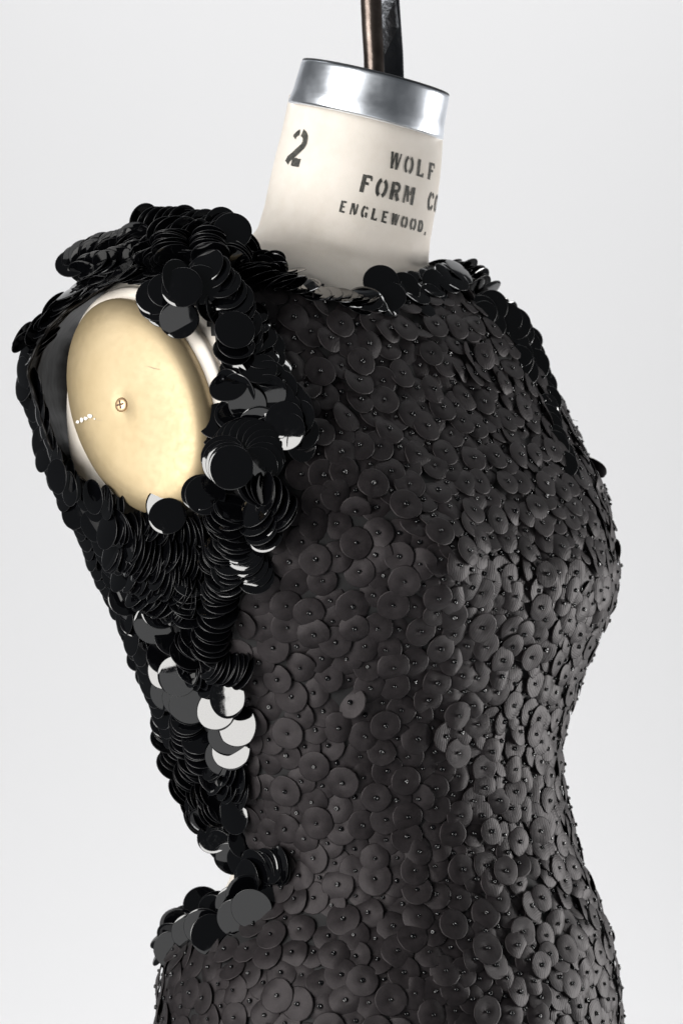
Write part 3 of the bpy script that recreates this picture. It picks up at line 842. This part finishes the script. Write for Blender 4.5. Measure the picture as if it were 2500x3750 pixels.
# shoulder top and the back of the shoulder
trim([(300, 1010), (420, 960), (560, 935), (700, 930), (840, 930)], 60, 26, [80, 85, 90], 56, rows=2, depth=[-.07, -.08, -.09, -.09, -.09])
for f_ in [((600, 905), (350, 915), 11, -62, -72, 2.0, 2.6, [-.095, -.08]), ((640, 945), (310, 970), 14, 114, 110, 2.2, 2.8, [-.115, -.09]), ((600, 985), (270, 1015), 14, 112, 118, 2.4, 3, [-.13, -.09]),
           ((540, 868), (400, 895), 6, -70, -66, 1.8, 2.2, [-.085, -.08]), ((740, 985), (520, 1003), 9, 100, 108, 2.6, 3, [-.145, -.13]), ((700, 955), (560, 960), 8, -90, -75, 2.2, 2.6, [-.135, -.125]),
           ((450, 1000), (250, 1060), 10, 122, 132, 2.8, 3.2, [-.12, -.09]), ((265, 1065), (105, 1275), 13, 130, 140, 2.6, 3.4, [-.10, -.075]), ((230, 1110), (95, 1250), 8, -48, -40, 3, 3.6, [-.085, -.07]),
           ((837, 842), (545, 822), 12, -10, -30, .5, .9, [-.112, -.085]), ((812, 880), (600, 862), 9, -20, -50, .8, 1.2, [-.125, -.11]), ((700, 880), (690, 822), 5, -90, -90, .9, 1.3, [-.11, -.09]),
           ((622, 935), (630, 885), 8, -82, -95, 2.0, 2.2, [-.14, -.13]), ((768, 930), (760, 885), 8, -85, -95, 1.6, 2.0, [-.145, -.135]), ((845, 960), (880, 900), 6, -110, -130, .9, 1.4, [-.135, -.12])]:
    fan(*f_[:7], depth=f_[7])
disc(262, 958, -.2, .55, depth=-.075, r=.95); disc(852, 842, .15, .30, depth=-.135, r=1.02); disc(820, 880, .2, .55, depth=-.13)
# strap down to the neckline
trim([(870, 990), (940, 1005), (990, 995)], 30, 19, [80, 70], [66, 74], rows=2, lift=.0005, r=.8)
trim([(880, 1020), (950, 1040), (1030, 1030)], 60, 19, [-60, -80], 46, rows=2, lift=.004)
# neckline
trim([(1000, 1040), (1130, 1072), (1260, 1094), (1390, 1102)], 16, 30, [-50, -70, -80], [30, 30, 30], rows=1, lift=.0008, jit=4, r=.85)
for f_ in [((985, 1000), (1090, 1035), 7, 70, 78, 2.4, 2.8), ((1090, 1035), (1200, 1062), 7, 76, 82, 2.4, 2.8), ((1200, 1062), (1340, 1080), 8, 84, 92, 2.6, 3.0)]:
    fan(*f_, lift=.004, r=.85, ja=5)
for a in [(1395, 1030, .1, .3), (1420, 1085, -.1, .5), (1340, 1090, .2, 1.0), (1480, 1060, .5, .1)]: disc(*a, lift=.008)
fan((1500, 1075), (1600, 1020), 7, 28, 40, 1.3, 2.0, lift=.006, ja=10); fan((1560, 1110), (1690, 1060), 7, 30, 45, 1.2, 1.8, lift=.006, ja=12); fan((1590, 1040), (1700, 985), 6, 20, 60, 1.0, 1.8, lift=.008, ja=14)
# far shoulder
for f_ in [((1480, 1075), (1600, 1070), 6, 25, 40, 2.2, 2.6, [-.02, 0]), ((1560, 1010), (1680, 1000), 8, -95, -60, 2.0, 2.6, [.0, .02]), ((1620, 1060), (1740, 1080), 8, -70, -45, 2.0, 2.6, [.0, .02]),
           ((1700, 1000), (1790, 1080), 8, -50, -40, 2.0, 2.4, [.02, .03]), ((1760, 1110), (1880, 1180), 9, -55, -40, 1.6, 2.0, [.02, .04]), ((1590, 1130), (1700, 1140), 6, -50, -40, 1.6, 2.0, [-.0, .01])]:
    fan(*f_[:7], depth=f_[7], ja=10)
for f0 in range(2):
    for k, p in enumerate(resample([(1800, 1120), (1880, 1180), (1940, 1270), (1975, 1370), (1995, 1470), (2010, 1540), (2040, 1640), (2075, 1730)], 21)):
        if f0 and k > 8: continue
        disc(p.x - 48 * f0 + random.uniform(-10, 10), p.y + 20 * f0, random.uniform(.1, .7), random.uniform(.0, .6), lift=.002 + .003 * random.random(), r=.95)
# outside of the sleeve, seen almost edge on
contour([(100, 1290), (82, 1370), (100, 1450), (128, 1530), (150, 1620), (185, 1720), (240, 1830), (300, 1900)], 36, [1.5, 1.6, 1.4, 1.6, 1.2], -.1, [-.06, -.06, -.06, -.07, -.08])
contour([(128, 1400), (150, 1500), (180, 1600), (215, 1700), (275, 1790), (340, 1850)], 44, [2.2, 2.4, 1.8], -.1, [-.085, -.09, -.10, -.11], r=.92)
for (x, y, nx, nz) in [(205, 1745, -1.2, -.1), (250, 1790, -1.6, -.1), (335, 1820, -1.2, -.2), (385, 1840, -1.9, -.1), (430, 1850, -2.2, -.1)]: disc(x, y, nx, nz, depth=-.125, r=.95)
# under the arm: fans on edge
contour([(270, 1880), (300, 1980), (350, 2080), (400, 2180), (450, 2280)], 36, [1.6, 1.8, 1.6], -.1, [-.07, -.06, -.05], inset=10)
contour([(340, 1930), (380, 2030), (430, 2130), (470, 2230)], 40, [1.2, 1.4, 1.0], -.15, [-.10, -.085, -.075], r=.95)
for f_ in [((400, 1935), (500, 1940), 9, 176, 172, 1.6, 2.2), ((400, 2020), (520, 2055), 11, 168, 160, 1.8, 2.4), ((440, 2095), (560, 2130), 11, 166, 156, 1.8, 2.2), ((500, 2165), (640, 2215), 12, 160, 146, 1.6, 2.2),
           ((465, 1995), (600, 2060), 11, 172, 162, 2.0, 2.5), ((540, 2080), (660, 2150), 10, 168, 158, 2.0, 2.5), ((560, 1925), (700, 1962), 13, 170, 186, 2.0, 2.6), ((590, 2020), (725, 2080), 12, 168, 184, 2.0, 2.6),
           ((600, 2130), (700, 2200), 9, 166, 176, 1.8, 2.4), ((655, 2290), (695, 2300), 6, 180, 186, 2.2, 2.6), ((640, 2400), (672, 2412), 5, 178, 184, 2.6, 3.2), ((520, 1900), (600, 1905), 7, 176, 176, 2.4, 2.8)]:
    fan(*f_, lift=.014)
disc(592, 1848, aim=KEY, depth=-.152, r=.95); disc(612, 1888, -.1, .35, depth=-.160, r=1.0)
disc(462, 2190, .1, .3, lift=.012); 
# front of the armhole
for a in [(565, 1085, -.1, .25, .8), (575, 1110, -.05, .35, .85), (600, 1130, -.1, .2, .9), (610, 1060, .1, .4, 1.), (640, 1150, -.15, -.1, .95), (655, 1170, -.1, .05, 1.)]:
    disc(a[0], a[1], a[2], a[3], depth=-.150 - a[4] * .004, r=1.0)
trim([(720, 980), (800, 1040), (850, 1120), (860, 1220)], 60, 20, [-40, -60, -80], [30, 26, 20], rows=2, lift=.008, depth=[-.145, -.150, -.150])
disc(655, 1020, .9, .15, depth=-.165, r=1.05); disc(665, 1050, -.12, .22, depth=-.172, r=1.08); disc(735, 1040, .15, .15, depth=-.166, r=1.05)
disc(770, 1110, 1.1, .2, depth=-.160, r=1.0); disc(800, 1130, 1.5, .3, depth=-.160, r=1.0)
disc(850, 1280, .25, .8, depth=-.165); disc(865, 1255, .25, .7, depth=-.168); disc(860, 1205, .2, .35, depth=-.173, r=1.05); disc(880, 1320, .1, 1.0, depth=-.160)
disc(985, 1350, .7, .0, depth=-.150); disc(935, 1370, .2, 1.0, depth=-.160); disc(945, 1345, .1, .7, depth=-.168, r=1.0); disc(960, 1400, .1, 1.4, depth=-.158)
disc(835, 1410, -.25, .75, depth=-.172, r=1.02)
trim([(870, 1150), (925, 1260), (970, 1370)], 60, 26, [-60, -70], [20, 26], rows=2, lift=.006)
trim([(870, 1440), (940, 1450), (1000, 1510), (1030, 1600)], 60, 24, [70, 50, 0], [20, 24, 20], rows=2, lift=.007)
GR = LOW + Vector((.9, 0, 0)); GL = LOW + Vector((-.3, 0, 0))
disc(657, 1170, aim=GR, depth=-.157, r=1.05); disc(972, 1433, aim=GL, depth=-.162, r=1.05); disc(1028, 1478, aim=GR, depth=-.162, r=1.0)
# the rosette
for k, (x, y, nx, nz) in enumerate([(990, 1460, .1, .5), (1010, 1520, .4, .35), (1060, 1640, .7, -.1), (1045, 1560, .6, .15), (800, 1540, -.12, .5), (810, 1580, -.15, .45), (860, 1510, -.1, .6), (900, 1530, .0, .5), (950, 1560, -.08, -.35), (985, 1600, -.1, -.3), (1000, 1660, .4, .1)]):
    disc(x, y, nx, nz, depth=-.155 - k * .0013, r=1.08)
for k, a in enumerate(np.linspace(150, -60, 10)):
    disc(905 + 70 * math.cos(rad(a)), 1660 - 62 * math.sin(rad(a)), .35 * math.cos(rad(a)), .35 * math.sin(rad(a)), depth=-.172 - .0012 * k, r=1.1)
for k, (x, y, nx, nz) in enumerate([(815, 1670, -.16, .3), (820, 1690, -.12, .2), (835, 1700, -.08, .1), (845, 1712, -.02, .05)]): disc(x, y, nx, nz, depth=-.188 - k * .0016, r=1.15)
for k, (x, y, nx, nz) in enumerate([(960, 1770, 1.0, .2), (975, 1780, 1.2, .2), (990, 1790, 1.5, .1), (940, 1775, .6, .3)]): disc(x, y, nx, nz, depth=-.175, r=1.1)
disc(735, 1800, -.1, .5, depth=-.168, r=1.05); disc(752, 1812, .1, .2, depth=-.171, r=1.05)
disc(1072, 1560, aim=KEY, lift=.003, r=.85); disc(1105, 1625, .8, .1, lift=.010, r=.95); disc(905, 1480, aim=LOW, depth=-.169)
# smiling stacks under the rosette
disc(900, 2010, .3, .2, lift=.006, r=1.1); disc(780, 1950, .1, .5, lift=.004, r=1.1)
for f_ in [((866, 1850), (812, 1915), 8, 70, 60, .9, 1.2), ((850, 1965), (795, 2060), 9, 78, 66, .8, 1.1), ((838, 2095), (795, 2190), 9, 70, 96, .8, 1.2), ((850, 2050), (850, 2120), 5, 100, 110, .9, 1.1),
           ((700, 2130), (692, 2235), 6, 96, 90, .7, 1.0), ((790, 2240), (770, 2375), 9, 84, 74, .8, 1.3), ((880, 2000), (935, 2110), 6, 130, 110, .35, .5), ((925, 1850), (965, 1960), 6, 150, 120, .9, .7),
           ((985, 1800), (1030, 1880), 6, 180, 150, 1.6, 1.4), ((850, 1900), (870, 1990), 6, 90, 90, 1.2, 1.0)]:
    fan(*f_, lift=.012)
# down the open back edge
contour([(455, 2260), (500, 2380), (540, 2490), (575, 2590), (620, 2680)], 36, [1.7, 1.5, 1.6], -.15, [-.07, -.06, -.05], inset=0)
disc(590, 2230, .1, .3, lift=.003, r=1.1); disc(640, 2330, .1, .4, lift=.004, r=1.1); disc(750, 2340, .2, .5, lift=.004, r=1.1); disc(610, 2400, .15, .5, lift=.004, r=1.1); disc(720, 2440, .2, .5, lift=.004, r=1.1); disc(800, 2380, .2, .6, lift=.003, r=1.1)
for f_ in [((500, 2270), (520, 2400), 5, 110, 120, .5, .7), ((760, 2425), (865, 2450), 11, 165, 150, 1.5, 2.0), ((690, 2440), (745, 2490), 6, 195, 170, 1.8, 2.0), ((545, 2390), (570, 2480), 4, 120, 120, .6, .6), ((720, 2330), (690, 2400), 5, 60, 60, 1.0, 1.2)]:
    fan(*f_, lift=.012)
disc(565, 2285, .05, -.15, lift=.020, r=1.12)
disc(690, 2650, .1, .5, lift=.003, r=1.1); disc(750, 2700, .1, .5, lift=.003, r=1.1); disc(740, 2800, .2, .5, lift=.003, r=1.1); disc(800, 2840, .2, .5, lift=.003, r=1.1); disc(790, 2920, .2, .5, lift=.003, r=1.1)
for f_ in [((612, 2610), (620, 2700), 5, 100, 90, .5, .7), ((690, 2625), (695, 2735), 8, 104, 92, .7, 1.0), ((665, 2720), (645, 2790), 5, 80, 70, .8, 1.0), ((735, 2700), (740, 2780), 6, 110, 90, .8, 1.0), ((722, 2780), (690, 2890), 10, 66, 42, 1.1, 1.5),
           ((790, 2850), (865, 2890), 11, 172, 186, 1.9, 2.4), ((770, 2790), (850, 2830), 8, 150, 176, 1.6, 2.0), ((812, 2960), (725, 2985), 10, 34, 18, 1.1, 1.6), ((780, 2900), (720, 2940), 6, 40, 30, 1.2, 1.5)]:
    fan(*f_, lift=.012)
LOWK = (-1.9, -1.0, -.15)
for k, (x, y, aim) in enumerate([(560, 2400, LOWK), (602, 2452, KEY), (648, 2478, None), (620, 2540, LOW), (665, 2560, LOW), (690, 2590, LOW)]):
    if aim is not None: disc(x, y, aim=aim, lift=.012 + .0012 * k, r=1.08)
    else: disc(x, y, -.25, -.12, lift=.020, r=1.12)
for k, (x, y, aim) in enumerate([(825, 2775, LOW), (845, 2745, KEY), (835, 2700, LOW), (868, 2660, KEY), (790, 2600, KEY), (830, 2555, LOWK)]):
    disc(x, y, aim=aim, lift=.011 + .0016 * k, r=1.12)
contour([(720, 2960), (770, 3050), (820, 3110), (850, 3150)], 40, [.7, .8], -.25, [-.05, -.06])
for k, (x, y, nx, nz) in enumerate([(760, 3050, -.75, -.55), (800, 3080, -.75, -.5), (835, 3110, 1.6, -.8), (880, 3165, -.8, -.35)]): disc(x, y, nx, nz, lift=.010 + .001 * k, r=1.0)
disc(800, 3010, .3, -.4, lift=.006, r=1.1); disc(850, 2990, -.8, -.1, lift=.018, r=1.05); disc(900, 3080, .3, .3, lift=.002)
fan((930, 3185), (1012, 3170), 8, 186, 180, .9, 1.6, lift=.012); fan((900, 3230), (960, 3290), 6, 170, 130, .9, .8, lift=.010)
disc(905, 3215, -1.2, -.15, lift=.018, r=1.0)
# hip trim
DG = LOW
for k, (x, y, nx, nz, aim) in enumerate([(742, 3316, .1, .5, None), (655, 3395, 0, 0, DG), (682, 3383, -.15, .45, None), (633, 3480, 0, 0, DG), (700, 3420, 0, 0, DG), (800, 3330, .2, .7, None), (787, 3350, -.62, -.25, None), (868, 3365, 0, 0, DG), (772, 3425, .1, .1, None), (745, 3400, 0, 0, DG),
                                        (920, 3330, 0, 0, DG), (861, 3318, 0, 0, DG), (900, 3275, .3, -.2, None), (640, 3440, -.4, -.6, None)]):
    disc(x, y, nx, nz, lift=.006 + .0011 * k, r=1.12, aim=aim)
for (x, y, nx, nz) in [(592, 3437, -1.5, 2.5), (590, 3470, -2.5, .4), (600, 3510, -1.8, -.3), (585, 3490, -3.0, 1.9)]: disc(x, y, nx, nz, lift=.006, r=.8)

def pscore(Mx):
    p = Mx.translation; n = Mx.col[2].xyz.normalized(); v = (Vector((0, -D, 0)) - p).normalized()
    # what stands closest to the lens shows most
    return abs(n.dot(v)) * .5 - p.y * 8
sc_ = sorted(range(len(pails)), key=lambda i: -pscore(pails[i])); singp = set(sc_[:300])
jp = joiner(); PMn = [np.array(m[0]) * PR for m in PMs]
for i, Mx in enumerate(pails):
    s = random.randrange(6)
    if i in singp: link('paillette', sh_p[s], dress, world=Mx)
    else: add_to(jp, PMn[s], PMs[s][1], PMs[s][2], Mx)
finish(jp, 'paillette_field', [m_pail, m_rim], dress)
print('paillettes', len(pails))
# a loose thread end at the far shoulder
p0 = un(2050, 1530, .05); V, F = tube([p0, un(2080, 1533, .05), un(2116, 1542, .05)], [.0004, .0003, .00015], 6)
link('loose_thread', mesh_of('loose_thread', V, F), dress, m_thread)
